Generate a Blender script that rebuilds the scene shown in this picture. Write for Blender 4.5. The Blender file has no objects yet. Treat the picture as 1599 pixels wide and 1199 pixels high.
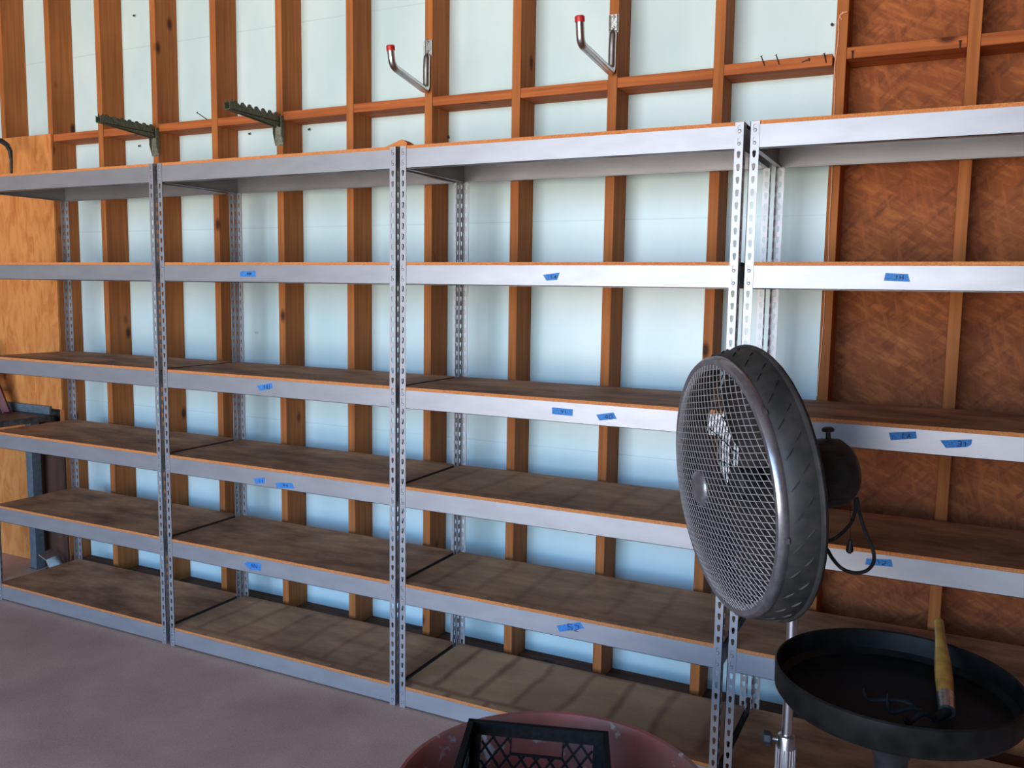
import bpy, math, random
from mathutils import Vector, Matrix
PI = math.pi
SC = bpy.context.scene
COL = SC.collection
random.seed(7)

# ------------------------------------------------------------------ camera
CAM = Vector((3.0715, -2.7197, 1.6247))
CR = Vector((0.89533936, 0.44513101, 0.01502742))
CU = Vector((-0.06117899, 0.08949523, 0.9941065))
CF = Vector((-0.44116274, 0.89098204, -0.10736127))
cd = bpy.data.cameras.new('camera')
cd.sensor_width = 36.0
cd.lens = 1357.69 / 1599 * 36.0
cd.clip_start = 0.05
cam = bpy.data.objects.new('camera', cd)
COL.objects.link(cam)
m = Matrix((CR, CU, -CF)).transposed().to_4x4()
m.translation = CAM
cam.matrix_world = m
SC.camera = cam

# ------------------------------------------------------------------ exposure
vs = SC.view_settings
vs.view_transform = 'Standard'
vs.look = 'None'
vs.exposure = 0.16
vs.gamma = 1.0
vs.use_curve_mapping = False
SC.cycles.max_bounces = 8
SC.cycles.diffuse_bounces = 5
SC.cycles.glossy_bounces = 4
SC.cycles.use_denoising = True

# ------------------------------------------------------------------ daylight outside the open garage door
w = bpy.data.worlds.new('daylight')
SC.world = w
w.use_nodes = True
nt = w.node_tree
nt.nodes.clear()
wo = nt.nodes.new('ShaderNodeOutputWorld')
bg = nt.nodes.new('ShaderNodeBackground')
tc = nt.nodes.new('ShaderNodeTexCoord')
sx = nt.nodes.new('ShaderNodeSeparateXYZ')
mr = nt.nodes.new('ShaderNodeMapRange')
mr.inputs['From Min'].default_value = -1.0
mr.inputs['From Max'].default_value = 1.0
cr = nt.nodes.new('ShaderNodeValToRGB')
e = cr.color_ramp.elements
e[0].position = 0.0
e[0].color = (0.55, 0.50, 0.44, 1)
e[1].position = 1.0
e[1].color = (0.16, 0.36, 1.0, 1)
for pos, c in ((0.42, (1.0, 0.92, 0.82, 1)), (0.495, (1.0, 0.96, 0.90, 1)), (0.515, (0.86, 0.93, 1.0, 1)), (0.58, (0.34, 0.62, 1.0, 1))):
    q = e.new(pos)
    q.color = c
bg.inputs['Strength'].default_value = 9.0
nt.links.new(tc.outputs['Generated'], sx.inputs[0])
nt.links.new(sx.outputs['Z'], mr.inputs['Value'])
nt.links.new(mr.outputs[0], cr.inputs[0])
nt.links.new(cr.outputs[0], bg.inputs['Color'])
nt.links.new(bg.outputs[0], wo.inputs['Surface'])

DOOR = dict(x0=-1.9, x1=3.6, z0=0.0, z1=3.45, y=-6.4)
ld = bpy.data.lights.new('door_portal', 'AREA')
ld.shape = 'RECTANGLE'
ld.size = DOOR['x1'] - DOOR['x0']
ld.size_y = DOOR['z1'] - DOOR['z0']
ld.cycles.is_portal = True
lo = bpy.data.objects.new('door_portal', ld)
COL.objects.link(lo)
lo.location = ((DOOR['x0'] + DOOR['x1']) / 2, DOOR['y'], (DOOR['z0'] + DOOR['z1']) / 2)
lo.rotation_euler = (PI / 2, 0, 0)      # area light points -Z -> turned to +Y (into the room)

# ================================================================== measured layout
W1, W2 = 1.2462, 1.2579
H = [2.13, 1.7099, 1.2458, 0.8664, 0.4848, 0.0739]
BH = 0.0693          # beam height
D = 0.4707           # unit depth
S = 0.5101           # stud face plane
T = 0.6496           # wall plane
STUDX = [-1.78, -1.380, -0.984, -0.582, -0.180, 0.226, 0.628, 1.038, 1.451, 1.861, 2.266, 2.680, 3.082, 3.486]
BZ = 2.4310          # top of blocking


def proj_ray(x, y):
    return CR * ((x - 799.5) / 1357.69) - CU * ((y - 599.5) / 1357.69) + CF


# ================================================================== mesh helpers
class MB:
    def __init__(s):
        s.v = []
        s.f = []
        s.mi = []
        s.cur = 0

    def add(s, vs_, fs, mat=None):
        o = len(s.v)
        s.v += [tuple(v) for v in vs_]
        for f in fs:
            s.f.append(tuple(i + o for i in f))
            s.mi.append(s.cur if mat is None else mat)
        return s

    def box(s, a, b, M=None, mat=None):
        (x0, y0, z0), (x1, y1, z1) = a, b
        vs_ = [Vector(p) for p in ((x0, y0, z0), (x1, y0, z0), (x1, y1, z0), (x0, y1, z0), (x0, y0, z1), (x1, y0, z1), (x1, y1, z1), (x0, y1, z1))]
        if M is not None:
            vs_ = [M @ v for v in vs_]
        return s.add(vs_, [(0, 3, 2, 1), (4, 5, 6, 7), (0, 1, 5, 4), (1, 2, 6, 5), (2, 3, 7, 6), (3, 0, 4, 7)], mat)

    def tube(s, pts, r, n=12, cap=True, mat=None, flat=None):
        pts = [Vector(p) for p in pts]
        rs = r if isinstance(r, (list, tuple)) else [r] * len(pts)
        rings = []
        up = None
        for i, p in enumerate(pts):
            t = (pts[min(i + 1, len(pts) - 1)] - pts[max(i - 1, 0)]).normalized()
            if up is None:
                up = Vector((0, 0, 1)) if abs(t.z) < 0.9 else Vector((1, 0, 0))
            a = t.cross(up)
            if a.length < 1e-5:
                a = t.orthogonal()
            a.normalize()
            b = a.cross(t).normalized()
            up = b
            rings.append([p + (a * math.cos(2 * PI * k / n) + b * math.sin(2 * PI * k / n)) * rs[i] for k in range(n)])
        vs_ = [q for ring in rings for q in ring]
        fs = []
        for i in range(len(pts) - 1):
            for k in range(n):
                k2 = (k + 1) % n
                fs.append((i * n + k, (i + 1) * n + k, (i + 1) * n + k2, i * n + k2))
        if cap:
            fs.append(tuple(range(n)))
            fs.append(tuple(reversed(range((len(pts) - 1) * n, len(pts) * n))))
        return s.add(vs_, fs, mat)

    def lathe(s, prof, n=48, M=None, mat=None, closed=False):
        """prof: list of (r, z) around local Z"""
        vs_ = []
        for r, z in prof:
            for k in range(n):
                a = 2 * PI * k / n
                p = Vector((r * math.cos(a), r * math.sin(a), z))
                vs_.append(M @ p if M is not None else p)
        fs = []
        L = len(prof)
        for i in range(L if closed else L - 1):
            j = (i + 1) % L
            for k in range(n):
                k2 = (k + 1) % n
                fs.append((i * n + k, i * n + k2, j * n + k2, j * n + k))
        return s.add(vs_, fs, mat)

    def prism(s, poly, a, M=None, mat=None, t0=0.0):
        """poly (u,v) in local XZ, extruded along local Y from t0 to a"""
        n = len(poly)
        vs_ = [Vector((u, t0, v)) for u, v in poly] + [Vector((u, a, v)) for u, v in poly]
        if M is not None:
            vs_ = [M @ v for v in vs_]
        fs = [tuple(range(n)), tuple(reversed(range(n, 2 * n)))]
        fs += [(i, n + i, n + (i + 1) % n, (i + 1) % n) for i in range(n)]
        return s.add(vs_, fs, mat)

    def build(s, name, mats, parent=None, smooth=False, bevel=0, auto=None):
        me = bpy.data.meshes.new(name)
        me.from_pydata(s.v, [], s.f)
        if not isinstance(mats, (list, tuple)):
            mats = [mats]
        for mt in mats:
            me.materials.append(mt)
        me.polygons.foreach_set('material_index', s.mi)
        me.update()
        o = bpy.data.objects.new(name, me)
        COL.objects.link(o)
        if smooth:
            me.polygons.foreach_set('use_smooth', [True] * len(me.polygons))
            try:
                me.set_sharp_from_angle(angle=math.radians(38))
            except Exception:
                pass
        if bevel:
            b = o.modifiers.new('bevel', 'BEVEL')
            b.width = bevel
            b.segments = 2
            b.limit_method = 'ANGLE'
            b.angle_limit = math.radians(50)
        if parent:
            o.parent = parent
        return o


def thing(name, label, cat, loc=(0, 0, 0), rz=0, group=None):
    o = bpy.data.objects.new(name, None)
    o.empty_display_size = 0.1
    COL.objects.link(o)
    o.location = loc
    o.rotation_euler = (0, 0, rz)
    o['label'] = label
    o['category'] = cat
    if group:
        o['group'] = group
    return o


def tag(o, label, cat, group=None):
    o['label'] = label
    o['category'] = cat
    if group:
        o['group'] = group
    return o


def struct(o):
    o['kind'] = 'structure'
    return o


def origin(o, p):
    """put the origin of a single-mesh thing at p"""
    p = Vector(p)
    o.data.transform(Matrix.Translation(-p))
    o.location = p
    return o


# ================================================================== materials
def newmat(name):
    mt = bpy.data.materials.new(name)
    mt.use_nodes = True
    n = mt.node_tree
    b = n.nodes['Principled BSDF']
    return mt, n, b


def srgb(r, g, b):
    f = lambda c: (c / 255 / 12.92) if c / 255 <= 0.04045 else ((c / 255 + 0.055) / 1.055) ** 2.4
    return (f(r), f(g), f(b), 1)


def noise_mat(name, c1, c2, scale=(5, 5, 5), nscale=1.0, detail=6, rough=0.7, metal=0.0, bump=0.0, ramp=(0.35, 0.65), spec=0.5, c3=None, dist=0.0, bscale=None):
    mt, n, b = newmat(name)
    t = n.nodes.new('ShaderNodeTexCoord')
    mp = n.nodes.new('ShaderNodeMapping')
    mp.inputs['Scale'].default_value = scale
    no = n.nodes.new('ShaderNodeTexNoise')
    no.inputs['Scale'].default_value = nscale
    no.inputs['Detail'].default_value = detail
    no.inputs['Distortion'].default_value = dist
    rp = n.nodes.new('ShaderNodeValToRGB')
    rp.color_ramp.elements[0].position = ramp[0]
    rp.color_ramp.elements[0].color = c1
    rp.color_ramp.elements[1].position = ramp[1]
    rp.color_ramp.elements[1].color = c2
    if c3:
        q = rp.color_ramp.elements.new(min(0.98, ramp[1] + 0.12))
        q.color = c3
    n.links.new(t.outputs['Object'], mp.inputs[0])
    n.links.new(mp.outputs[0], no.inputs['Vector'])
    n.links.new(no.outputs['Fac'], rp.inputs[0])
    n.links.new(rp.outputs[0], b.inputs['Base Color'])
    b.inputs['Roughness'].default_value = rough
    b.inputs['Metallic'].default_value = metal
    b.inputs['Specular IOR Level'].default_value = spec
    if bump:
        bu = n.nodes.new('ShaderNodeBump')
        bu.inputs['Strength'].default_value = bump
        bu.inputs['Distance'].default_value = 0.002
        if bscale:
            n2 = n.nodes.new('ShaderNodeTexNoise')
            n2.inputs['Scale'].default_value = bscale
            n.links.new(t.outputs['Object'], n2.inputs['Vector'])
            n.links.new(n2.outputs['Fac'], bu.inputs['Height'])
        else:
            n.links.new(no.outputs['Fac'], bu.inputs['Height'])
        n.links.new(bu.outputs[0], b.inputs['Normal'])
    return mt


def wood_mat(name, base, dark, knot, axis='Z', knots=True, rough=0.75):
    """sawn lumber: long grain streaks plus knots; random offset per object"""
    mt, n, b = newmat(name)
    t = n.nodes.new('ShaderNodeTexCoord')
    oi = n.nodes.new('ShaderNodeObjectInfo')
    ad = n.nodes.new('ShaderNodeVectorMath')
    ad.operation = 'ADD'
    sc_ = n.nodes.new('ShaderNodeVectorMath')
    sc_.operation = 'SCALE'
    sc_.inputs[0].default_value = (13, 7, 29)
    n.links.new(oi.outputs['Random'], sc_.inputs['Scale'])
    n.links.new(t.outputs['Object'], ad.inputs[0])
    n.links.new(sc_.outputs[0], ad.inputs[1])
    mp = n.nodes.new('ShaderNodeMapping')
    mp.inputs['Scale'].default_value = {'Z': (60, 60, 2.2), 'X': (2.2, 60, 60)}[axis]
    no = n.nodes.new('ShaderNodeTexNoise')
    no.inputs['Scale'].default_value = 1.0
    no.inputs['Detail'].default_value = 5
    rp = n.nodes.new('ShaderNodeValToRGB')
    rp.color_ramp.elements[0].position = 0.3
    rp.color_ramp.elements[0].color = dark
    rp.color_ramp.elements[1].position = 0.62
    rp.color_ramp.elements[1].color = base
    n.links.new(ad.outputs[0], mp.inputs[0])
    n.links.new(mp.outputs[0], no.inputs['Vector'])
    n.links.new(no.outputs['Fac'], rp.inputs[0])
    out = rp.outputs[0]
    # broad tone variation
    n3 = n.nodes.new('ShaderNodeTexNoise')
    n3.inputs['Scale'].default_value = 2.5
    n3.inputs['Detail'].default_value = 3
    n.links.new(ad.outputs[0], n3.inputs['Vector'])
    mx = n.nodes.new('ShaderNodeMixRGB')
    mx.blend_type = 'MULTIPLY'
    mx.inputs[0].default_value = 0.55
    r3 = n.nodes.new('ShaderNodeValToRGB')
    r3.color_ramp.elements[0].position = 0.3
    r3.color_ramp.elements[0].color = (0.55, 0.48, 0.44, 1)
    r3.color_ramp.elements[1].position = 0.65
    r3.color_ramp.elements[1].color = (1, 1, 1, 1)
    n.links.new(n3.outputs['Fac'], r3.inputs[0])
    n.links.new(out, mx.inputs[1])
    n.links.new(r3.outputs[0], mx.inputs[2])
    out = mx.outputs[0]
    if knots:
        vo = n.nodes.new('ShaderNodeTexVoronoi')
        vo.inputs['Scale'].default_value = 1.0
        mp2 = n.nodes.new('ShaderNodeMapping')
        mp2.inputs['Scale'].default_value = {'Z': (7, 7, 3.6), 'X': (3.6, 7, 7)}[axis]
        n.links.new(ad.outputs[0], mp2.inputs[0])
        n.links.new(mp2.outputs[0], vo.inputs['Vector'])
        r2 = n.nodes.new('ShaderNodeValToRGB')
        r2.color_ramp.elements[0].position = 0.06
        r2.color_ramp.elements[0].color = (1, 1, 1, 1)
        r2.color_ramp.elements[1].position = 0.15
        r2.color_ramp.elements[1].color = (0, 0, 0, 1)
        n.links.new(vo.outputs['Distance'], r2.inputs[0])
        m2 = n.nodes.new('ShaderNodeMixRGB')
        n.links.new(r2.outputs[0], m2.inputs[0])
        n.links.new(out, m2.inputs[1])
        m2.inputs[2].default_value = knot
        out = m2.outputs[0]
    n.links.new(out, b.inputs['Base Color'])
    b.inputs['Roughness'].default_value = rough
    b.inputs['Specular IOR Level'].default_value = 0.25
    return mt


M_stud = wood_mat('stud_lumber', srgb(190, 116, 62), srgb(162, 96, 50), srgb(76, 38, 22), 'Z')
M_block = wood_mat('blocking_lumber', srgb(196, 112, 60), srgb(152, 80, 42), srgb(84, 40, 22), 'X')
M_sill = wood_mat('sill_lumber', srgb(110, 72, 48), srgb(80, 50, 34), srgb(50, 26, 14), 'X')
M_ply = noise_mat('plywood_face', srgb(194, 114, 56), srgb(224, 148, 82), scale=(20, 20, 6.0), nscale=1.0, detail=7, rough=0.7, ramp=(0.3, 0.6), dist=1.2, spec=0.25)
M_steel = noise_mat('grey_shelf_steel', (0.36, 0.35, 0.365, 1), (0.41, 0.40, 0.415, 1), scale=(3, 3, 8), nscale=2.0, rough=0.42, metal=0.5, spec=0.5)
M_chrome = noise_mat('polished_steel', (0.62, 0.62, 0.63, 1), (0.72, 0.72, 0.73, 1), nscale=8, rough=0.28, metal=1.0)
M_zinc = noise_mat('zinc_plate', (0.50, 0.50, 0.50, 1), (0.72, 0.71, 0.68, 1), nscale=30, rough=0.32, metal=1.0, bump=0.4)
M_red = noise_mat('red_plastic', srgb(190, 25, 30), srgb(215, 40, 42), nscale=10, rough=0.45)
M_darkred = noise_mat('dark_red_paint', srgb(120, 22, 30), srgb(90, 16, 22), nscale=10, rough=0.5)
M_tooth = noise_mat('drab_green_metal', srgb(72, 82, 62), srgb(112, 116, 96), nscale=22, rough=0.5, metal=0.3, bump=0.3)
M_toothlight = noise_mat('worn_pale_metal', srgb(180, 178, 160), srgb(126, 126, 108), nscale=25, rough=0.4, metal=0.6)
M_black = noise_mat('black_paint', (0.010, 0.010, 0.010, 1), (0.022, 0.022, 0.021, 1), nscale=8, rough=0.45)
M_blackp = noise_mat('black_plastic', (0.012, 0.012, 0.012, 1), (0.035, 0.034, 0.034, 1), nscale=14, rough=0.5)
M_crate = noise_mat('crate_plastic', (0.010, 0.010, 0.010, 1), (0.018, 0.017, 0.017, 1), nscale=14, rough=0.7, spec=0.12)
M_cord = noise_mat('black_rubber', (0.012, 0.012, 0.012, 1), (0.02, 0.02, 0.02, 1), nscale=8, rough=0.6)
M_drum = noise_mat('fan_drum_dark_grey', (0.022, 0.021, 0.020, 1), (0.048, 0.041, 0.037, 1), nscale=5, detail=8, rough=0.55, metal=0.0, ramp=(0.35, 0.7), spec=0.35)
M_grille = noise_mat('grille_silver', (0.46, 0.42, 0.42, 1), (0.56, 0.52, 0.50, 1), nscale=9, rough=0.42, metal=0.6)
M_ring = noise_mat('ring_silver', (0.30, 0.28, 0.30, 1), (0.42, 0.40, 0.42, 1), nscale=9, rough=0.3, metal=0.8)
M_blade = noise_mat('blade_aluminium', (0.36, 0.34, 0.33, 1), (0.50, 0.48, 0.47, 1), nscale=9, rough=0.25, metal=1.0)
M_bladed = noise_mat('blade_dark', (0.012, 0.011, 0.011, 1), (0.035, 0.026, 0.024, 1), nscale=6, rough=0.4)
M_tape = noise_mat('blue_masking_tape', srgb(42, 110, 178), srgb(66, 138, 204), nscale=40, rough=0.7)
M_ink = noise_mat('pen_ink', srgb(22, 40, 78), srgb(26, 48, 92), nscale=5, rough=0.7)
M_nail = noise_mat('rusty_nail', srgb(52, 44, 42), srgb(84, 66, 56), nscale=60, rough=0.6, metal=0.4)
M_string = noise_mat('pale_string', srgb(226, 160, 124), srgb(236, 184, 148), nscale=30, rough=0.9)
M_dark = noise_mat('dark_panel_tone', srgb(62, 38, 30), srgb(92, 58, 44), scale=(20, 20, 2), rough=0.8)  # plain dark brown for the added panel at the left end
M_grey = noise_mat('grey_bench_paint', srgb(96, 108, 116), srgb(112, 122, 130), nscale=8, rough=0.5)
M_bench = noise_mat('dark_bench_top', srgb(62, 56, 54), srgb(98, 92, 88), nscale=6, rough=0.5)
M_handle = noise_mat('varnished_wood_handle', srgb(158, 112, 44), srgb(200, 150, 66), scale=(30, 30, 4), nscale=1.0, rough=0.4)
M_pan = noise_mat('greasy_black_pan', (0.004, 0.004, 0.0036, 1), (0.010, 0.010, 0.009, 1), nscale=6, detail=8, rough=0.5, spec=0.22)
M_yellow = noise_mat('yellow_wood', srgb(206, 196, 110), srgb(220, 206, 124), nscale=9, rough=0.6)
M_ceil = noise_mat('ceiling_boards', srgb(90, 70, 52), srgb(110, 86, 64), nscale=4, rough=0.9)
M_side = noise_mat('side_wall_osb', srgb(74, 56, 42), srgb(96, 72, 54), nscale=9, rough=0.9)
M_drywall = noise_mat('door_surround', srgb(100, 92, 84), srgb(116, 108, 100), nscale=3, rough=0.9)


def floor_mat():
    mt, n, b = newmat('purple_brown_concrete')
    t = n.nodes.new('ShaderNodeTexCoord')
    a = n.nodes.new('ShaderNodeTexNoise')
    a.inputs['Scale'].default_value = 2.2
    a.inputs['Detail'].default_value = 8
    a.inputs['Roughness'].default_value = 0.6
    rp = n.nodes.new('ShaderNodeValToRGB')
    rp.color_ramp.elements[0].position = 0.35
    rp.color_ramp.elements[0].color = srgb(200, 158, 138)
    rp.color_ramp.elements[1].position = 0.68
    rp.color_ramp.elements[1].color = srgb(228, 186, 162)
    n.links.new(t.outputs['Object'], a.inputs['Vector'])
    n.links.new(a.outputs['Fac'], rp.inputs[0])
    f = n.nodes.new('ShaderNodeTexNoise')
    f.inputs['Scale'].default_value = 140
    f.inputs['Detail'].default_value = 2
    n.links.new(t.outputs['Object'], f.inputs['Vector'])
    mx = n.nodes.new('ShaderNodeMixRGB')
    mx.blend_type = 'OVERLAY'
    mx.inputs[0].default_value = 0.35
    n.links.new(rp.outputs[0], mx.inputs[1])
    n.links.new(f.outputs['Fac'], mx.inputs[2])
    # small pale specks
    vo = n.nodes.new('ShaderNodeTexVoronoi')
    vo.inputs['Scale'].default_value = 5
    n.links.new(t.outputs['Object'], vo.inputs['Vector'])
    r2 = n.nodes.new('ShaderNodeValToRGB')
    r2.color_ramp.elements[0].position = 0.018
    r2.color_ramp.elements[0].color = (1, 1, 1, 1)
    r2.color_ramp.elements[1].position = 0.03
    r2.color_ramp.elements[1].color = (0, 0, 0, 1)
    n.links.new(vo.outputs['Distance'], r2.inputs[0])
    m2 = n.nodes.new('ShaderNodeMixRGB')
    n.links.new(r2.outputs[0], m2.inputs[0])
    n.links.new(mx.outputs[0], m2.inputs[1])
    m2.inputs[2].default_value = srgb(180, 160, 140)
    n.links.new(m2.outputs[0], b.inputs['Base Color'])
    b.inputs['Roughness'].default_value = 0.62
    return mt


def wall_mat():
    mt, n, b = newmat('pale_aqua_siding')
    t = n.nodes.new('ShaderNodeTexCoord')
    a = n.nodes.new('ShaderNodeTexNoise')
    a.inputs['Scale'].default_value = 1.6
    a.inputs['Detail'].default_value = 5
    mp = n.nodes.new('ShaderNodeMapping')
    mp.inputs['Scale'].default_value = (2.2, 1, 1.0)
    rp = n.nodes.new('ShaderNodeValToRGB')
    rp.color_ramp.elements[0].position = 0.3
    rp.color_ramp.elements[0].color = srgb(198, 224, 226)
    rp.color_ramp.elements[1].position = 0.7
    rp.color_ramp.elements[1].color = srgb(218, 238, 240)
    n.links.new(t.outputs['Object'], mp.inputs[0])
    n.links.new(mp.outputs[0], a.inputs['Vector'])
    n.links.new(a.outputs['Fac'], rp.inputs[0])
    # faint horizontal lap lines every 0.29 m
    sp = n.nodes.new('ShaderNodeSeparateXYZ')
    n.links.new(t.outputs['Object'], sp.inputs[0])
    md = n.nodes.new('ShaderNodeMath')
    md.operation = 'MODULO'
    md.inputs[1].default_value = 0.955
    n.links.new(sp.outputs['Z'], md.inputs[0])
    lt = n.nodes.new('ShaderNodeMath')
    lt.operation = 'LESS_THAN'
    lt.inputs[1].default_value = 0.005
    n.links.new(md.outputs[0], lt.inputs[0])
    brk = n.nodes.new('ShaderNodeTexNoise')
    brk.inputs['Scale'].default_value = 3.0
    n.links.new(t.outputs['Object'], brk.inputs['Vector'])
    mu = n.nodes.new('ShaderNodeMath')
    mu.operation = 'MULTIPLY'
    n.links.new(lt.outputs[0], mu.inputs[0])
    n.links.new(brk.outputs['Fac'], mu.inputs[1])
    mx = n.nodes.new('ShaderNodeMixRGB')
    n.links.new(mu.outputs[0], mx.inputs[0])
    n.links.new(rp.outputs[0], mx.inputs[1])
    mx.inputs[2].default_value = srgb(184, 204, 204)
    # brown scuffs
    sc_ = n.nodes.new('ShaderNodeTexNoise')
    sc_.inputs['Scale'].default_value = 6
    sc_.inputs['Detail'].default_value = 9
    n.links.new(t.outputs['Object'], sc_.inputs['Vector'])
    r2 = n.nodes.new('ShaderNodeValToRGB')
    r2.color_ramp.elements[0].position = 0.73
    r2.color_ramp.elements[0].color = (0, 0, 0, 1)
    r2.color_ramp.elements[1].position = 0.80
    r2.color_ramp.elements[1].color = (1, 1, 1, 1)
    n.links.new(sc_.outputs['Fac'], r2.inputs[0])
    m2 = n.nodes.new('ShaderNodeMixRGB')
    n.links.new(r2.outputs[0], m2.inputs[0])
    n.links.new(mx.outputs[0], m2.inputs[1])
    m2.inputs[2].default_value = srgb(130, 110, 90)
    n.links.new(m2.outputs[0], b.inputs['Base Color'])
    b.inputs['Roughness'].default_value = 0.30
    bu = n.nodes.new('ShaderNodeBump')
    bu.inputs['Strength'].default_value = 0.08
    n.links.new(a.outputs['Fac'], bu.inputs['Height'])
    n.links.new(bu.outputs[0], b.inputs['Normal'])
    return mt


def osb_mat():
    mt, n, b = newmat('strand_board')
    t = n.nodes.new('ShaderNodeTexCoord')
    prev = None
    for k, (rot, sc_, lo, hi) in enumerate(((0.5, (13, 10, 60), 0.46, 0.74), (-0.75, (12, 10, 52), 0.50, 0.76), (1.35, (11, 10, 64), 0.52, 0.78))):
        mp = n.nodes.new('ShaderNodeMapping')
        mp.vector_type = 'TEXTURE'
        mp.inputs['Rotation'].default_value = (0, rot, 0)
        mp.inputs['Scale'].default_value = (1 / sc_[0], 1 / sc_[1], 1 / sc_[2])
        mp.inputs['Location'].default_value = (k * 1.7, 0, k * 0.9)
        no = n.nodes.new('ShaderNodeTexNoise')
        no.inputs['Scale'].default_value = 1.0
        no.inputs['Detail'].default_value = 3
        n.links.new(t.outputs['Object'], mp.inputs[0])
        n.links.new(mp.outputs[0], no.inputs['Vector'])
        rp = n.nodes.new('ShaderNodeValToRGB')
        rp.color_ramp.elements[0].position = lo
        rp.color_ramp.elements[0].color = (0, 0, 0, 1)
        rp.color_ramp.elements[1].position = hi
        rp.color_ramp.elements[1].color = (1, 1, 1, 1)
        n.links.new(no.outputs['Fac'], rp.inputs[0])
        mx = n.nodes.new('ShaderNodeMixRGB')
        n.links.new(rp.outputs[0], mx.inputs[0])
        if prev is None:
            mx.inputs[1].default_value = srgb(150, 82, 42)
        else:
            n.links.new(prev, mx.inputs[1])
        mx.inputs[2].default_value = (srgb(190, 112, 60), srgb(120, 62, 32), srgb(178, 100, 52))[k]
        prev = mx.outputs[0]
    big = n.nodes.new('ShaderNodeTexNoise')
    big.inputs['Scale'].default_value = 3
    big.inputs['Detail'].default_value = 8
    n.links.new(t.outputs['Object'], big.inputs['Vector'])
    r2 = n.nodes.new('ShaderNodeValToRGB')
    r2.color_ramp.elements[0].position = 0.3
    r2.color_ramp.elements[0].color = (0.5, 0.42, 0.36, 1)
    r2.color_ramp.elements[1].position = 0.6
    r2.color_ramp.elements[1].color = (1, 1, 1, 1)
    n.links.new(big.outputs['Fac'], r2.inputs[0])
    mx = n.nodes.new('ShaderNodeMixRGB')
    mx.blend_type = 'MULTIPLY'
    mx.inputs[0].default_value = 0.7
    n.links.new(prev, mx.inputs[1])
    n.links.new(r2.outputs[0], mx.inputs[2])
    n.links.new(mx.outputs[0], b.inputs['Base Color'])
    b.inputs['Roughness'].default_value = 0.7
    b.inputs['Specular IOR Level'].default_value = 0.3
    return mt


def board_mat(name, stains=0.0):
    """dusty particle-board shelf top; 'stains' adds the pale oblongs and dark gaps where cartons stood"""
    mt, n, b = newmat(name)
    t = n.nodes.new('ShaderNodeTexCoord')
    oi = n.nodes.new('ShaderNodeObjectInfo')
    ad = n.nodes.new('ShaderNodeVectorMath')
    ad.operation = 'ADD'
    s_ = n.nodes.new('ShaderNodeVectorMath')
    s_.operation = 'SCALE'
    s_.inputs[0].default_value = (3.1, 1.7, 0)
    n.links.new(oi.outputs['Random'], s_.inputs['Scale'])
    n.links.new(t.outputs['Object'], ad.inputs[0])
    n.links.new(s_.outputs[0], ad.inputs[1])
    a = n.nodes.new('ShaderNodeTexNoise')
    a.inputs['Scale'].default_value = 4.0
    a.inputs['Detail'].default_value = 12
    a.inputs['Roughness'].default_value = 0.62
    mp = n.nodes.new('ShaderNodeMapping')
    mp.inputs['Scale'].default_value = (0.8, 1.8, 1)
    n.links.new(ad.outputs[0], mp.inputs[0])
    n.links.new(mp.outputs[0], a.inputs['Vector'])
    rp = n.nodes.new('ShaderNodeValToRGB')
    rp.color_ramp.elements[0].position = 0.35
    rp.color_ramp.elements[0].color = srgb(140, 94, 66)
    rp.color_ramp.elements[1].position = 0.68
    rp.color_ramp.elements[1].color = srgb(228, 164, 118)
    n.links.new(a.outputs['Fac'], rp.inputs[0])
    out = rp.outputs[0]
    if stains:
        br = n.nodes.new('ShaderNodeTexBrick')
        br.inputs['Scale'].default_value = 1.0
        br.inputs['Brick Width'].default_value = 0.165
        br.inputs['Row Height'].default_value = 0.40
        br.inputs['Mortar Size'].default_value = 0.026
        br.inputs['Mortar Smooth'].default_value = 1.0
        br.inputs['Bias'].default_value = 0.0
        br.offset = 0.5
        br.inputs['Color1'].default_value = srgb(232, 186, 136)
        br.inputs['Color2'].default_value = srgb(172, 126, 94)
        br.inputs['Mortar'].default_value = srgb(150, 106, 82)
        wv = n.nodes.new('ShaderNodeTexNoise')
        wv.inputs['Scale'].default_value = 5
        n.links.new(ad.outputs[0], wv.inputs['Vector'])
        mw = n.nodes.new('ShaderNodeMixRGB')
        mw.inputs[0].default_value = 0.05
        n.links.new(t.outputs['Object'], mw.inputs[1])
        n.links.new(wv.outputs['Color'], mw.inputs[2])
        mp3 = n.nodes.new('ShaderNodeMapping')
        mp3.inputs['Location'].default_value = (0.03, 0.33, 0)
        n.links.new(mw.outputs[0], mp3.inputs[0])
        n.links.new(mp3.outputs[0], br.inputs['Vector'])
        mx = n.nodes.new('ShaderNodeMixRGB')
        mx.inputs[0].default_value = stains
        n.links.new(out, mx.inputs[1])
        n.links.new(br.outputs['Color'], mx.inputs[2])
        out = mx.outputs[0]
    n.links.new(out, b.inputs['Base Color'])
    b.inputs['Roughness'].default_value = 0.7
    b.inputs['Specular IOR Level'].default_value = 0.35
    return mt


M_floor, M_wall, M_osb = floor_mat(), wall_mat(), osb_mat()
M_board = board_mat('dusty_shelf_board')
M_boards = board_mat('carton_marked_shelf_board', 0.6)
M_boardl = board_mat('lightly_marked_shelf_board', 0.3)
M_edge = noise_mat('raw_board_edge', srgb(196, 118, 66), srgb(216, 140, 84), nscale=40, rough=0.85, spec=0.2)
M_under = noise_mat('board_underside', srgb(70, 52, 42), srgb(86, 64, 52), nscale=6, rough=0.9)


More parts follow.
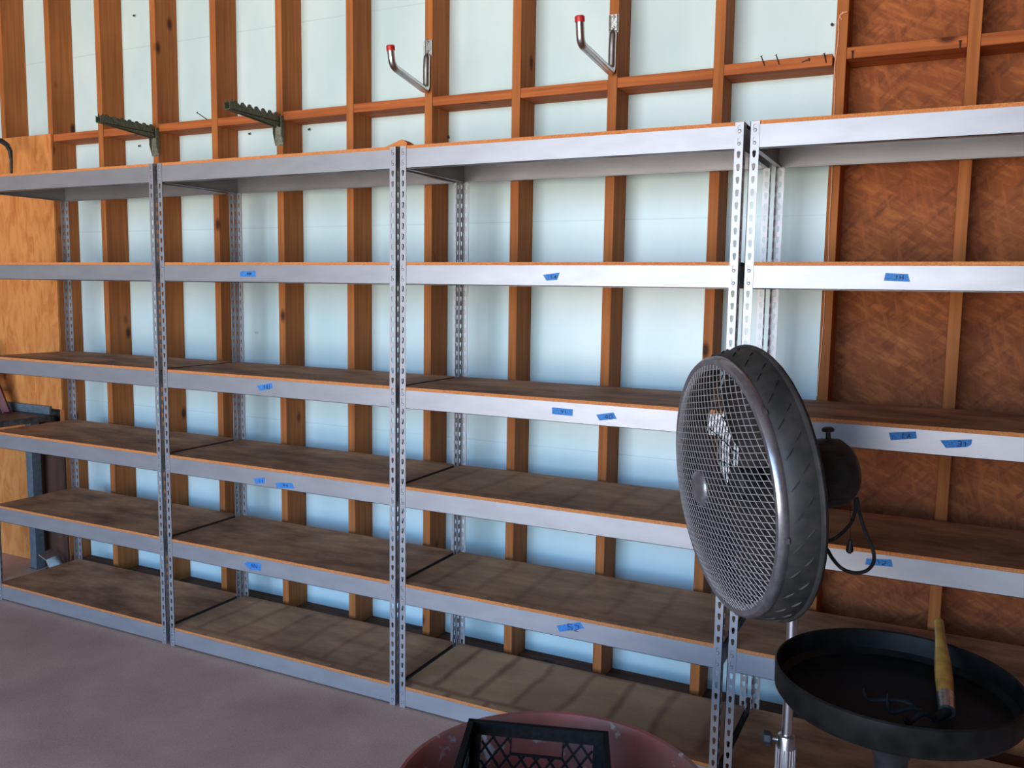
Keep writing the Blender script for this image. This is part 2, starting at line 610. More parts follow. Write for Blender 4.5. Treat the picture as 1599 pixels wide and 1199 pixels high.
def tub_mat():
    mt, n, b = newmat('chipped_red_enamel')
    t = n.nodes.new('ShaderNodeTexCoord')
    a = n.nodes.new('ShaderNodeTexNoise')
    a.inputs['Scale'].default_value = 5
    a.inputs['Detail'].default_value = 9
    rp = n.nodes.new('ShaderNodeValToRGB')
    rp.color_ramp.elements[0].position = 0.38
    rp.color_ramp.elements[0].color = srgb(140, 96, 84)
    rp.color_ramp.elements[1].position = 0.6
    rp.color_ramp.elements[1].color = srgb(196, 108, 98)
    n.links.new(t.outputs['Object'], a.inputs['Vector'])
    n.links.new(a.outputs['Fac'], rp.inputs[0])
    c = n.nodes.new('ShaderNodeTexNoise')
    c.inputs['Scale'].default_value = 17
    c.inputs['Detail'].default_value = 10
    n.links.new(t.outputs['Object'], c.inputs['Vector'])
    r2 = n.nodes.new('ShaderNodeValToRGB')
    r2.color_ramp.elements[0].position = 0.62
    r2.color_ramp.elements[0].color = (0, 0, 0, 1)
    r2.color_ramp.elements[1].position = 0.66
    r2.color_ramp.elements[1].color = (1, 1, 1, 1)
    n.links.new(c.outputs['Fac'], r2.inputs[0])
    mx = n.nodes.new('ShaderNodeMixRGB')
    n.links.new(r2.outputs[0], mx.inputs[0])
    n.links.new(rp.outputs[0], mx.inputs[1])
    mx.inputs[2].default_value = srgb(190, 176, 168)
    n.links.new(mx.outputs[0], b.inputs['Base Color'])
    b.inputs['Roughness'].default_value = 0.45
    return mt


M_tub = tub_mat()

# ================================================================== room shell
RX0, RX1, RY0, RZ = -4.2, 5.6, DOOR['y'], 3.75
struct(MB().box((RX0, RY0 - 0.2, -0.1), (RX1, T + 0.1, 0)).build('floor', M_floor))
struct(MB().box((RX0, RY0, RZ), (RX1, T + 0.1, RZ + 0.08)).build('ceiling', M_ceil))
struct(MB().box((RX0, T, 0), (2.70, T + 0.02, RZ)).build('wall_back', M_wall))
struct(MB().box((2.70, T, 0), (RX1, T + 0.02, RZ)).build('wall_back_right', M_osb))
struct(MB().box((RX0 - 0.08, RY0, 0), (RX0, T, RZ)).build('wall_left', M_side))
struct(MB().box((RX1, RY0, 0), (RX1 + 0.08, T, RZ)).build('wall_right', M_side))
fw = MB()
fw.box((RX0, RY0 - 0.1, 0), (DOOR['x0'], RY0, RZ))
fw.box((DOOR['x1'], RY0 - 0.1, 0), (RX1, RY0, RZ))
fw.box((DOOR['x0'], RY0 - 0.1, DOOR['z1']), (DOOR['x1'], RY0, RZ))
struct(fw.build('wall_front', M_drywall))
struct(MB().box((-2.4, S, 0), (4.6, T, 0.038)).build('trim_1', M_sill))

# studs
ordn = ['leftmost', 'second', 'third', 'fourth', 'fifth', 'sixth', 'seventh', 'eighth', 'ninth', 'tenth', 'eleventh']
sl = {
    0: 'rough wall stud at the left edge, above the plywood sheet, aqua siding behind',
    1: 'rough wall stud whose foot stands behind the right edge of the plywood sheet',
    2: 'knotty wall stud just left of the stud with the left toothed bracket',
    3: 'wall stud that carries the left toothed bracket',
    4: 'wall stud with dark knots standing between the two toothed brackets',
    5: 'wall stud that carries the right toothed bracket',
    6: 'bare wall stud between the right toothed bracket and the left red-tipped hook',
    7: 'wall stud that carries the left red-tipped hook',
    8: 'bare wall stud between the two red-tipped hooks',
    9: 'wall stud that carries the right red-tipped hook',
    10: 'wall stud right of the right red-tipped hook, nails in the blocking beside it',
    11: 'wall stud with a pale string on it where aqua siding meets strand board',
    12: 'rightmost wall stud in view, against the brown strand board',
}
for i, x in enumerate(STUDX):
    if i == 13:
        continue
    o = MB().box((x, S, 0.038), (x + 0.038, T - 0.001, RZ - 0.01)).build('wall_stud', M_stud, bevel=0.002)
    origin(o, (x + 0.019, (S + T) / 2, 0.038))
    tag(o, sl[i], 'stud', 'wall studs')
# the outer face strip beside stud 11 (doubled, darker)
bl = {
    0: 'blocking piece at the far left, half hidden by the plywood sheet',
    1: 'blocking piece right of the plywood sheet, before the knotty stud',
    2: 'blocking piece under the arm of the left toothed bracket',
    3: 'blocking piece right of the left toothed bracket, thin bent nail above',
    4: 'blocking piece under the arm of the right toothed bracket',
    5: 'blocking piece just right of the right toothed bracket',
    6: 'reddish blocking piece ending below the left red-tipped hook',
    7: 'blocking piece starting right below the left red-tipped hook',
    8: 'blocking piece ending below the right red-tipped hook',
    9: 'blocking piece with a knot starting right below the right red-tipped hook',
    10: 'blocking piece with upright nails, next to the string',
    11: 'blocking piece on the strand board between two studs',
    12: 'rightmost blocking piece on the strand board, cut off by the frame edge',
}
for i in range(0, 13):
    x0 = STUDX[i] + 0.0385
    x1 = STUDX[i + 1] - 0.0005 if i < 12 else 3.9
    dz = {11: 0.028, 12: 0.028, 6: 0.004, 10: 0.012, 9: 0.004}.get(i, 0)
    if i == 10:
        x1 -= 0.006
    o = MB().box((x0, S + 0.002, BZ - 0.038 + dz), (x1, T - 0.001, BZ + dz)).build('blocking', M_block, bevel=0.002)
    origin(o, ((x0 + x1) / 2, (S + T) / 2, BZ - 0.038 + dz))
    tag(o, bl[i], 'blocking', 'horizontal blocking between the studs')

# ================================================================== shelving units
UW = 1.224       # outer width of one unit
HP = 0.0381      # hole pitch
FLW = 0.028      # post flange width


def keyhole(cx, cz):
    """outline of a teardrop slot, 12 points starting at angle 0"""
    pts = []
    for k in range(12):
        a = 2 * PI * k / 12 + PI / 12
        c, s = math.cos(a), math.sin(a)
        if s > -0.2:
            pts.append((cx + 0.0058 * c, cz + 0.004 + 0.0062 * s))
        else:
            pts.append((cx + 0.0040 * c * 1.1, cz - 0.004 + 0.0080 * s))
    return pts


def strip(mb, fn, w_, h_, t_):
    """a perforated strip: local (u across, z up), fn(u, depth, z) -> Vector"""
    n = int(h_ / HP)
    pitch = h_ / n
    for i in range(n):
        z0, z1 = i * pitch, (i + 1) * pitch
        cx, cz = w_ * 0.52, (z0 + z1) / 2
        hole = keyhole(cx, cz)
        outer = []
        for (u, z) in hole:
            du, dz = u - cx, z - cz
            k = min((w_ - cx) / du if du > 1e-6 else (cx / -du if du < -1e-6 else 1e9), (pitch / 2) / abs(dz) if abs(dz) > 1e-6 else 1e9)
            outer.append((cx + du * k, cz + dz * k))
        # snap nearest outer points to the corners
        for cu, cz2 in ((0, z0), (w_, z0), (w_, z1), (0, z1)):
            j = min(range(12), key=lambda q: (outer[q][0] - cu) ** 2 + (outer[q][1] - cz2) ** 2)
            outer[j] = (cu, cz2)
        o = [fn(u, 0, z) for u, z in outer]
        h = [fn(u, 0, z) for u, z in hole]
        o2 = [fn(u, t_, z) for u, z in outer]
        h2 = [fn(u, t_, z) for u, z in hole]
        fs = []
        for k in range(12):
            k2 = (k + 1) % 12
            fs.append((k, k2, 12 + k2, 12 + k))
            fs.append((24 + k2, 24 + k, 36 + k, 36 + k2))
            fs.append((12 + k, 12 + k2, 36 + k2, 36 + k))
        mb.add(o + h + o2 + h2, fs)
    # edge faces
    for u in (0, w_):
        mb.add([fn(u, 0, 0), fn(u, t_, 0), fn(u, t_, h_), fn(u, 0, h_)], [(0, 1, 2, 3)])
    for z in (0, h_):
        mb.add([fn(0, 0, z), fn(w_, 0, z), fn(w_, t_, z), fn(0, t_, z)], [(0, 1, 2, 3)])


def post_mesh(sx_, sy_):
    """L-angle post; outer corner at origin, flanges run along sx_*X and sy_*Y"""
    mb = MB()
    strip(mb, lambda u, t_, z: Vector((sx_ * u, sy_ * t_, z)), FLW, H[0] + 0.010, 0.002)
    strip(mb, lambda u, t_, z: Vector((sx_ * t_, sy_ * u, z)), FLW, H[0] + 0.010, 0.002)
    return mb


# tape pieces: level -> pixel outlines in the photograph, turned into points of the beam face
def on_front(x, y, Y=0.0015):
    v = proj_ray(x, y)
    t_ = (Y - CAM.y) / v.y
    return CAM + v * t_


TAPES = {   # (unit, level): [ (outline, glyph strokes, label) ]
    (1, 1): [([(375, 423.5), (399, 422.5), (399, 432.5), (375, 432)], 'AM', 'blue masking tape with a dark scribble at its right end')],
    (2, 1): [([(848, 429), (874, 425.5), (870, 437), (853, 438)], '14', 'blue masking tape torn to a boat shape')],
    (3, 1): [([(1383, 426), (1418, 428), (1421, 440), (1380, 438)], '1H', 'blue masking tape, wider at the bottom')],
    (1, 2): [([(401, 602), (424, 598), (426, 606), (406, 610)], 'HU', 'small tilted piece of blue masking tape')],
    (2, 2): [([(862, 636), (894.5, 639), (894, 649.5), (862, 646.5)], 'Y1', 'left blue masking tape on this beam'),
             ([(931, 647.5), (958, 644), (963, 654), (936, 656.5)], '40', 'right blue masking tape with a pointed end')],
    (3, 2): [([(1388, 675.5), (1430, 673.5), (1432, 684.5), (1391, 687.5)], '1A', 'left blue masking tape on this beam'),
             ([(1468, 687.5), (1518, 686), (1517, 694), (1510, 698), (1477, 699.5)], '31', 'right blue masking tape with slanted ends')],
    (1, 3): [([(396, 747), (413, 745.5), (413, 754.5), (399, 755.5)], '1I', 'short left blue masking tape'),
             ([(430, 755), (440, 753.5), (456, 754.5), (460, 763), (432, 761.5)], '44', 'longer right blue masking tape')],
    (3, 3): [([(1353, 872), (1392, 873.5), (1394, 885), (1351, 881.5)], '12', 'blue masking tape behind the fan cord')],
    (1, 4): [([(381, 880), (386, 877), (408, 880), (407, 891), (390, 889)], 'NN', 'blue masking tape with ragged left end')],
    (2, 4): [([(869, 977), (906, 971.5), (912, 981), (874, 986.5)], '52', 'slightly tilted blue masking tape')],
}
GL = {'A': [(0, 0, .5, 1), (.5, 1, 1, 0), (.2, .4, .8, .4)], 'M': [(0, 0, 0, 1), (0, 1, .5, .3), (.5, .3, 1, 1), (1, 1, 1, 0)],
      '1': [(.5, 0, .5, 1), (.3, .8, .5, 1)], '4': [(.8, 0, .8, 1), (.8, 1, 0, .35), (0, .35, 1, .35)], 'H': [(0, 0, 0, 1), (1, 0, 1, 1), (0, .5, 1, .5)],
      'U': [(0, 1, 0, 0), (0, 0, 1, 0), (1, 0, 1, 1)], 'Y': [(0, 1, .5, .5), (1, 1, .5, .5), (.5, .5, .5, 0)], '0': [(0, 0, 0, 1), (0, 1, 1, 1), (1, 1, 1, 0), (1, 0, 0, 0)],
      '3': [(0, 1, 1, 1), (1, 1, 1, 0), (1, 0, 0, 0), (.3, .5, 1, .5)], 'I': [(.5, 0, .5, 1)], '2': [(0, 1, 1, 1), (1, 1, 1, .5), (1, .5, 0, 0), (0, 0, 1, 0)],
      'N': [(0, 0, 0, 1), (0, 1, 1, 0), (1, 0, 1, 1)], '5': [(1, 1, 0, 1), (0, 1, 0, .55), (0, .55, 1, .5), (1, .5, 1, 0), (1, 0, 0, 0)]}


def make_tape(outline, txt, label, parent):
    pts = [on_front(*q) for q in outline]
    mb = MB()
    n = len(pts)
    vs_ = [Vector((p.x, 0.0016, p.z)) for p in pts] + [Vector((p.x, 0.0024, p.z)) for p in pts]
    mb.add(vs_, [tuple(range(n)), tuple(reversed(range(n, 2 * n)))] + [(i, n + i, n + (i + 1) % n, (i + 1) % n) for i in range(n)], 0)
    cx = sum(p.x for p in pts) / n
    cz = sum(p.z for p in pts) / n
    wd = (max(p.x for p in pts) - min(p.x for p in pts))
    hh = (max(p.z for p in pts) - min(p.z for p in pts)) * 0.42
    cw = hh * 0.8
    for k, ch in enumerate(txt):
        ox = cx + (k - 0.35) * cw * 1.5
        for (a, b_, c, d_) in GL[ch]:
            p = Vector((ox + a * cw, 0.0010, cz - hh / 2 + b_ * hh))
            q = Vector((ox + c * cw, 0.0010, cz - hh / 2 + d_ * hh))
            dr = (q - p).normalized()
            nn = Vector((-dr.z, 0, dr.x)) * 0.0011
            mb.add([p + nn, q + nn, q - nn, p - nn, p + nn + Vector((0, .0006, 0)), q + nn + Vector((0, .0006, 0)), q - nn + Vector((0, .0006, 0)), p - nn + Vector((0, .0006, 0))],
                   [(0, 1, 2, 3), (0, 4, 5, 1), (1, 5, 6, 2), (2, 6, 7, 3), (3, 7, 4, 0)], 1)
    o = mb.build('masking_tape', [M_tape, M_ink])
    o['label'] = label
    o.parent = parent
    o.matrix_parent_inverse = Matrix.Translation(-(parent.parent.location + parent.location))
    return o


def rivets(mb, x, z, axis, y=0.0, s=1):
    """two rivet heads where a beam end hooks into the post slots"""
    for dz in (0.016, 0.054):
        if axis == 'Y':
            M_ = Matrix.Translation((x, y - 0.0006 * s, z - dz)) @ Matrix.Rotation(PI / 2 * s, 4, 'X')
        else:
            M_ = Matrix.Translation((x - 0.0006 * s, y, z - dz)) @ Matrix.Rotation(-PI / 2 * s, 4, 'Y')
        mb.lathe([(0.0055, -0.002), (0.0055, 0.0), (0.0035, 0.0016), (0.0001, 0.002)], 10, M_)


PM = {(sx_, sy_): post_mesh(sx_, sy_) for sx_ in (1, -1) for sy_ in (1, -1)}
pm_cache = {}


def shelving(x0, UW, label, unit, bmats):
    root = thing('shelving_unit', label, 'shelf', (x0, 0, 0), 0, 'grey steel shelving units in a row')
    for (px_, sx_) in ((0, 1), (UW, -1)):
        for (py_, sy_) in ((0, 1), (D, -1)):
            if (sx_, sy_) not in pm_cache:
                o = PM[(sx_, sy_)].build('post', M_steel, root)
                pm_cache[(sx_, sy_)] = o.data
            else:
                o = bpy.data.objects.new('post', pm_cache[(sx_, sy_)])
                COL.objects.link(o)
                o.parent = root
            o.location = (px_, py_, 0)
    beams = {}
    for li, h in enumerate(H):
        for nm, y, s in (('front_beam', 0.0022, 1), ('rear_beam', D - 0.0022, -1)):
            mb = MB()
            a = 0.0026
            y0, y1 = sorted((y, y + s * 0.0016))
            mb.box((a, y0, h - BH), (UW - a, y1, h))
            ya, yb = sorted((y, y + s * 0.022))
            mb.box((FLW, ya, h - BH), (UW - FLW, yb, h - BH + 0.0016))
            ya, yb = sorted((y + s * .0016, y + s * 0.016))
            mb.box((FLW, ya, h - 0.0016), (UW - FLW, yb, h))
            for xx in (FLW * .52, UW - FLW * .52):
                rivets(mb, xx, h, 'Y', y=0.0 if s == 1 else D, s=s)
            o = mb.build(nm, M_steel, root)
            if s == 1:
                beams[li] = o
        for xx, s in ((0.0042, 1), (UW - 0.0042, -1)):
            mb = MB()
            xa, xb = sorted((xx, xx + s * 0.0016))
            mb.box((xa, 0.006, h - BH), (xb, D - 0.006, h - .0002))
            xa, xb = sorted((xx, xx + s * 0.018))
            mb.box((xa, FLW, h - BH), (xb, D - FLW, h - BH + 0.0016))
            mb.build('end_beam', M_steel, root)
        mb = MB()
        z0, z1 = h + 0.0003, h + 0.0115
        a, c = 0.0030, 0.0030
        mb.add([(a, c, z0), (UW - a, c, z0), (UW - a, D - c, z0), (a, D - c, z0), (a, c, z1), (UW - a, c, z1), (UW - a, D - c, z1), (a, D - c, z1)],
               [(0, 3, 2, 1)], 2)
        mb.f.append((4, 5, 6, 7)); mb.mi.append(0)
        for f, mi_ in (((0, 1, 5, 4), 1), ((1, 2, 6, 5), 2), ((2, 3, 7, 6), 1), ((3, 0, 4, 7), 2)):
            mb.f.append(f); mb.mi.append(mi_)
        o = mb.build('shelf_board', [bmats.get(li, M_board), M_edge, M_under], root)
    bpy.context.view_layer.update()
    for (u, lv), lst in TAPES.items():
        if u == unit:
            for outl, txt, lab in lst:
                make_tape(outl, txt, lab, beams[lv])
    return root


gap = 0.011
X_B = [0.0, W1, W1 + W2]     # boundaries between units
shelving(-1.213, 1.205, 'leftmost grey steel shelving unit, dark stained boards, next to the plywood sheet', 0, {})
shelving(0.014, 1.2235, 'grey steel shelving unit second from the left, five blue tapes on its beams', 1, {5: M_boardl})
shelving(1.253, 1.2420, 'grey steel shelving unit in the middle right, carton marks on its bottom board', 2, {5: M_boards, 4: M_boardl, 3: M_boardl})
shelving(2.512, 1.2350, 'rightmost grey steel shelving unit behind the fan, in front of the strand board', 3, {})

# warped scrap of board lying over the joint of the top shelves
o = MB().prism([(-0.055, 0.0), (0.035, 0.0), (0.035, 0.014), (0.012, 0.026), (-0.055, 0.004)], 0.05).build('board_scrap', M_edge)
o.location = (W1 - 0.01, 0.02, H[0] + 0.0118)
tag(o, 'curled scrap of orange board on the top shelves where the two middle units meet', 'scrap')

# ================================================================== red-tipped hooks
def bend(pts, r=0.02, n=6):
    """round the corners of a polyline"""
    pts = [Vector(p) for p in pts]
    out = [pts[0]]
    for i in range(1, len(pts) - 1):
        a, b_, c = pts[i - 1], pts[i], pts[i + 1]
        d1, d2 = (a - b_).normalized(), (c - b_).normalized()
        p0, p1 = b_ + d1 * r, b_ + d2 * r
        for k in range(n + 1):
            t_ = k / n
            out.append(p0 * (1 - t_) ** 2 + b_ * 2 * t_ * (1 - t_) + p1 * t_ ** 2)
    out.append(pts[-1])
    return out


def hook(x, zt, zb, ytip, ztip, zcap, label):
    root = thing('storage_hook', label, 'hook', (x, S, zb), 0, 'red-tipped storage hooks on the studs')
    L = lambda X, Y, Z: Vector((X - x, Y - S, Z - zb))
    mb = MB()
    mb.box(L(x - 0.017, S - 0.003, zt - 0.068), L(x + 0.017, S, zt))
    mb.tube([L(x - 0.016, S - 0.005, zt - 0.064), L(x - 0.016, S - 0.005, zt - 0.004)], 0.004, 8)
    mb.tube([L(x + 0.016, S - 0.005, zt - 0.064), L(x + 0.016, S - 0.005, zt - 0.004)], 0.004, 8)
    for zz in (zt - 0.012, zt - 0.05):
        M_ = Matrix.Translation(L(x, S - 0.003, zz)) @ Matrix.Rotation(PI / 2, 4, 'X')
        mb.lathe([(0.006, 0), (0.006, 0.003), (0.003, 0.005), (0.0001, 0.005)], 12, M_)
    mb.build('mounting_plate', M_zinc, root, bevel=0.001)
    r = 0.0148
    path = [L(x, S - 0.010, zt - 0.060), L(x, S - 0.0155, zt - 0.10), L(x, S - 0.0155, zb + 0.004), L(x, ytip, ztip), L(x, ytip - 0.014, zcap)]
    pts = bend(path, 0.028)
    rs = [0.007] + [r] * (len(pts) - 1)
    MB().tube(pts, rs, 14).build('hook_arm', M_chrome, root, smooth=True)
    top = L(x, ytip - 0.0142, zcap)
    dr = (L(x, ytip - 0.014, zcap) - L(x, ytip, ztip)).normalized()
    o = MB().tube([top - dr * 0.013, top + dr * 0.004, top + dr * 0.008], [0.0172, 0.0172, 0.013], 16).build('rubber_tip', M_red, root, smooth=True)
    o['label'] = 'red rubber tip'
    return root


hook(1.057, 2.665, 2.448, 0.243, 2.497, 2.566, 'bent steel hook with red tip on stud above the second joint of the shelves')
hook(1.882, 2.668, 2.446, 0.180, 2.478, 2.560, 'bent steel hook with red tip further right, nearer the strand board')


# ================================================================== toothed brackets
def toothed(x, ztop, zbot, ytip, label):
    root = thing('toothed_bracket', label, 'bracket', (x, S, zbot), 0, 'toothed metal rack arms on the studs')
    z0 = ztop - zbot
    yl = ytip - S
    mb = MB()           # U channel on the stud face, cut to a point below
    for sx_ in (-1, 1):
        M_ = Matrix.Translation((sx_ * 0.023, 0, 0)) @ Matrix.Rotation(PI / 2, 4, 'Z')
        mb.prism([(-0.017, 0.055), (-0.017, z0), (0.0, z0), (0.0, 0.0)], 0.003 , M_, t0=-0.003 if sx_ > 0 else 0.0)
    mb.build('wall_channel', M_tooth, root)
    MB().box((-0.023, -0.004, 0.0), (0.023, -0.0005, z0)).build('back_plate', M_toothlight, root)
    # arm: two toothed webs joined underneath
    prof = [(0.0, z0 - 0.052), (yl, z0 - 0.026), (yl, z0 + 0.004)]
    n = 7
    seg = (-yl - 0.03) / n
    for k in range(n):
        a = yl + 0.01 + seg * k
        base = z0 - 0.002
        if k == 0:
            prof += [(a, base), (a + seg * .1, base + .022), (a + seg * .25, base + .006)]
        for t_ in range(7):
            an = PI * t_ / 6
            prof.append((a + seg * (0.62 - 0.33 * math.cos(an)), base + 0.014 * math.sin(an) + 0.002))
        prof.append((a + seg * 0.98, base - 0.004))
    prof += [(-0.0, z0 - 0.002)]
    mb = MB()
    for sx_ in (-1, 1):
        M_ = Matrix.Translation((sx_ * 0.015, 0, 0)) @ Matrix.Rotation(PI / 2, 4, 'Z')
        mb.prism(prof, 0.0025, M_)
    mb.box((-0.015, yl, z0 - 0.029), (0.015, -0.004, z0 - 0.026))
    mb.build('toothed_arm', M_tooth, root)
    return root


toothed(-0.563, 2.41, 2.272, 0.178, 'left drab toothed rack bracket sticking out above the leftmost shelves')
toothed(0.245, 2.41, 2.277, 0.180, 'right drab toothed rack bracket, one with clearly visible teeth')

# ================================================================== nails and string
def nail(x, z, y0, tip, label, r=0.0022):
    p = Vector((x, y0, z))
    tip = Vector(tip)
    mb = MB()
    mb.tube([(0, 0, 0), tip], r, 8)
    dr = tip.normalized()
    mb.tube([tip, tip + dr * 0.002], r * 2.3, 10)
    o = mb.build('nail', M_nail)
    o.location = p
    tag(o, label, 'nail', 'nails around the blocking')
    return o


def at_y(x, y, Y):
    v = proj_ray(x, y)
    return CAM + v * ((Y - CAM.y) / v.y)


def put_nail(base, head, Y, label, lean=-0.02):
    a = at_y(*base, Y)
    b_ = at_y(*head, Y + lean)
    nail(a.x, a.z, a.y, b_ - a, label)


bz = BZ
put_nail((1194, 103), (1189, 88), S + 0.002, 'leftmost nail standing up from the blocking left of the string', -0.01)
put_nail((1217, 101), (1212, 86), S + 0.002, 'second nail standing up from the nail-studded blocking', -0.01)
put_nail((1290, 98), (1287, 84), S + 0.002, 'nail beside the string, standing up from the blocking end', -0.01)
put_nail((1252, 97), (1263, 93), S + 0.002, 'short bent nail lying over the blocking near the string', -0.004)
put_nail((324, 187), (308, 176), S + 0.002, 'thin bent nail poking up left between the two brackets', -0.03)
put_nail((1331, 92), (1331, 80), S + 0.001, 'nail at the left end of the strand-board blocking', -0.008)
put_nail((1499, 76), (1499, 64), S + 0.001, 'nail at the right end of the strand-board blocking', -0.008)
for (x, y, lab) in ((211, 23, 'nail tip through siding near the top, left of the fourth stud'), (219, 226, 'nail tip through siding below the left bracket arm'),
                    (391, 207, 'nail tip through siding below the right bracket arm'), (484, 200, 'nail tip through siding right of the right bracket'),
                    (701, 212, 'nail tip through siding below the left red-tipped hook'), (1299, 36, 'nail tip through siding beside the string')):
    p = at_y(x, y, T)
    nail(p.x, p.z, T + 0.001, (0.002, -0.012, -0.008), lab, 0.0022)

sp = [(1317, 18), (1312, 24), (1309, 32), (1310, 48), (1308, 70), (1305, 90), (1303, 105), (1304, 130), (1302, 180), (1300, 240), (1298, 300), (1295, 340), (1294, 400), (1289, 440), (1286, 500), (1283, 540), (1279, 580), (1276, 618)]
pts = [at_y(x, y, S - 0.003) for x, y in sp]
# let the string hang down straight below its last seen bend
mb = MB()
mb.tube(pts, 0.0018, 6)
k0 = at_y(1311, 24, S - 0.003)
mb.tube([k0, at_y(1314, 31, S - 0.004)], 0.0016, 6)
mb.tube([k0, at_y(1318, 19.5, S - 0.004), at_y(1323, 18.5, S - 0.004)], 0.002, 6)
o = mb.build('string', M_string, smooth=True)
origin(o, pts[-1])
tag(o, 'pale pinkish string tied near the top of the stud beside the strand board', 'string')

# ================================================================== things at the left end
o = MB().box((-2.5, S - 0.013, 0.918), (-1.342, S - 0.001, 2.432)).build('plywood_sheet', M_ply, bevel=0.001)
origin(o, (-1.9, S - 0.007, 0.918))
tag(o, 'orange plywood sheet nailed over the studs at the left edge', 'plywood')
o = MB().box((-2.5, S - 0.013, 0.002), (-1.632, S - 0.001, 0.845)).build('plywood_sheet', M_ply, bevel=0.001)
origin(o, (-2.0, S - 0.007, 0.002))
tag(o, 'lower plywood board standing on the floor behind the grey bench leg', 'plywood')

o = MB().box((-1.628, S - 0.012, 0.002), (-1.343, S - 0.001, 0.845)).build('dark_cover_panel', M_dark, bevel=0.001)  # added panel, puts the darkness of stud foot and open cavity into colour
origin(o, (-1.48, S - 0.006, 0.002))
tag(o, 'dark brown panel added to darken the stud foot and open cavity, right of the lower plywood board', 'board')

b = thing('workbench', 'dark-topped workbench with grey legs beyond the leftmost shelving unit', 'workbench', (-1.9, 0.25, 0))
MB().box((-0.60, -0.20, 0.850), (0.475, 0.242, 0.884)).build('bench_top', M_bench, b, bevel=0.003)
MB().box((-0.60, 0.228, 0.885), (0.475, 0.243, 0.932)).build('back_rail', M_grey, b, bevel=0.002)
for lx, ly in ((0.395, 0.175), (0.395, -0.165), (-0.55, 0.175), (-0.55, -0.165)):
    mb = MB()
    mb.box((lx - 0.026, ly - 0.026, 0), (lx + 0.026, ly - 0.022, 0.85))
    mb.box((lx + 0.022, ly - 0.022, 0), (lx + 0.026, ly + 0.026, 0.85))
    mb.box((lx - 0.035, ly - 0.035, 0), (lx + 0.035, ly + 0.035, 0.004))
    mb.build('leg', M_grey, b)

# red jack stand on the bench
b = thing('jack_stand', 'dark red jack stand on the workbench, cut off by the left edge of the photo', 'jack stand', (-1.822, 0.325, 0.884))
tp = 0.30
for sx_, sy_ in ((1, 1), (1, -1), (-1, 1), (-1, -1)):
    mb = MB()
    mb.tube([(sx_ * 0.115, sy_ * 0.09, 0.0), (sx_ * 0.035, sy_ * 0.035, tp)], 0.026, 4)
    mb.box((sx_ * 0.115 - .022, sy_ * 0.09 - .022, 0), (sx_ * 0.115 + .022, sy_ * 0.09 + .022, 0.006))
    mb.build('leg', M_darkred, b)
mb = MB()
mb.box((-0.05, -0.05, tp - 0.03), (0.05, 0.05, tp))
mb.box((-0.085, -0.07, 0.10), (0.085, -0.062, 0.13))
mb.box((-0.085, 0.062, 0.10), (0.085, 0.07, 0.13))
mb.build('collar', M_darkred, b)
mb = MB()
mb.box((-0.016, -0.016, 0.16), (0.016, 0.016, tp + 0.07))
mb.box((-0.04, -0.022, tp + 0.07), (0.04, 0.022, tp + 0.085))
mb.build('ratchet_bar', M_blackp, b)

# bent sheet metal scrap on the floor
p = Vector((-1.36, 0.40, 0))
mb = MB()
mb.prism([(-0.06, 0.0), (0.045, 0.0), (0.052, 0.002), (0.015, 0.085), (-0.03, 0.115), (-0.032, 0.112), (0.012, 0.082), (0.044, 0.003), (-0.06, 0.002)], 0.12)
o = mb.build('sheet_metal_scrap', M_zinc)
o.location = (-1.36, 0.36, 0.0)
o.rotation_euler = (0, 0, 0.35)
tag(o, 'small bent piece of silver sheet metal on the floor beyond the leftmost shelves', 'scrap metal')

# black bent bar on the top shelf at the left edge
q = lambda x, y, Y: at_y(x, y, Y)
Y = 0.30
pts = [q(17, 268, Y), q(17.5, 250, Y), q(16, 236, Y), q(11, 226, Y), q(2, 220, Y), q(-14, 218, Y), q(-24, 222, Y), q(-28, 240, Y), q(-28, 268, Y)]
for k in (0, -1):
    pts[k].z = H[0] + 0.0125
mb = MB()
mb.tube(pts, [0.006, 0.008, 0.011, 0.013, 0.014, 0.014, 0.012, 0.009, 0.006], 10)
o = mb.build('bent_bar', M_blackp, smooth=True)
origin(o, pts[0])
tag(o, 'black curved metal bar standing on the top shelf at the left edge', 'bar')

# ================================================================== pedestal fan
fn = -Vector((math.cos(math.radians(215.5)) * math.cos(math.radians(-5.5)), math.sin(math.radians(215.5)) * math.cos(math.radians(-5.5)), math.sin(math.radians(-5.5)))).normalized()
# fn points from the front grille towards the motor
FC = Vector((2.636, -0.7124, 1.1798))
zax = fn
xax = Vector((0, 0, 1)).cross(zax).normalized()
yax = zax.cross(xax).normalized()
FM = Matrix((xax, yax, zax)).transposed().to_4x4()
FM.translation = FC
POLE = Vector((2.792, -0.640, 0))
fan = thing('pedestal_fan', 'dark drum pedestal fan with silver mesh front on a chrome pole', 'fan', (POLE.x, POLE.y, 0))
toF = Matrix.Translation(-Vector((POLE.x, POLE.y, 0))) @ FM       # fan-head coordinates -> root coordinates
LV = lambda x, y, z: toF @ Vector((x, y, z))

KZ = 0.62
mb = MB()
prof = [(0.282, .001), (0.289, .003), (0.300, .010), (0.308, .022), (0.313, .040), (0.315, .062), (0.315, .070), (0.321, .072), (0.3225, .076), (0.321, .080),
        (0.312, .081), (0.310, .070), (0.308, .04), (0.303, .022), (0.295, .012), (0.282, .006)]
mb.lathe(prof, 72, toF, closed=True)
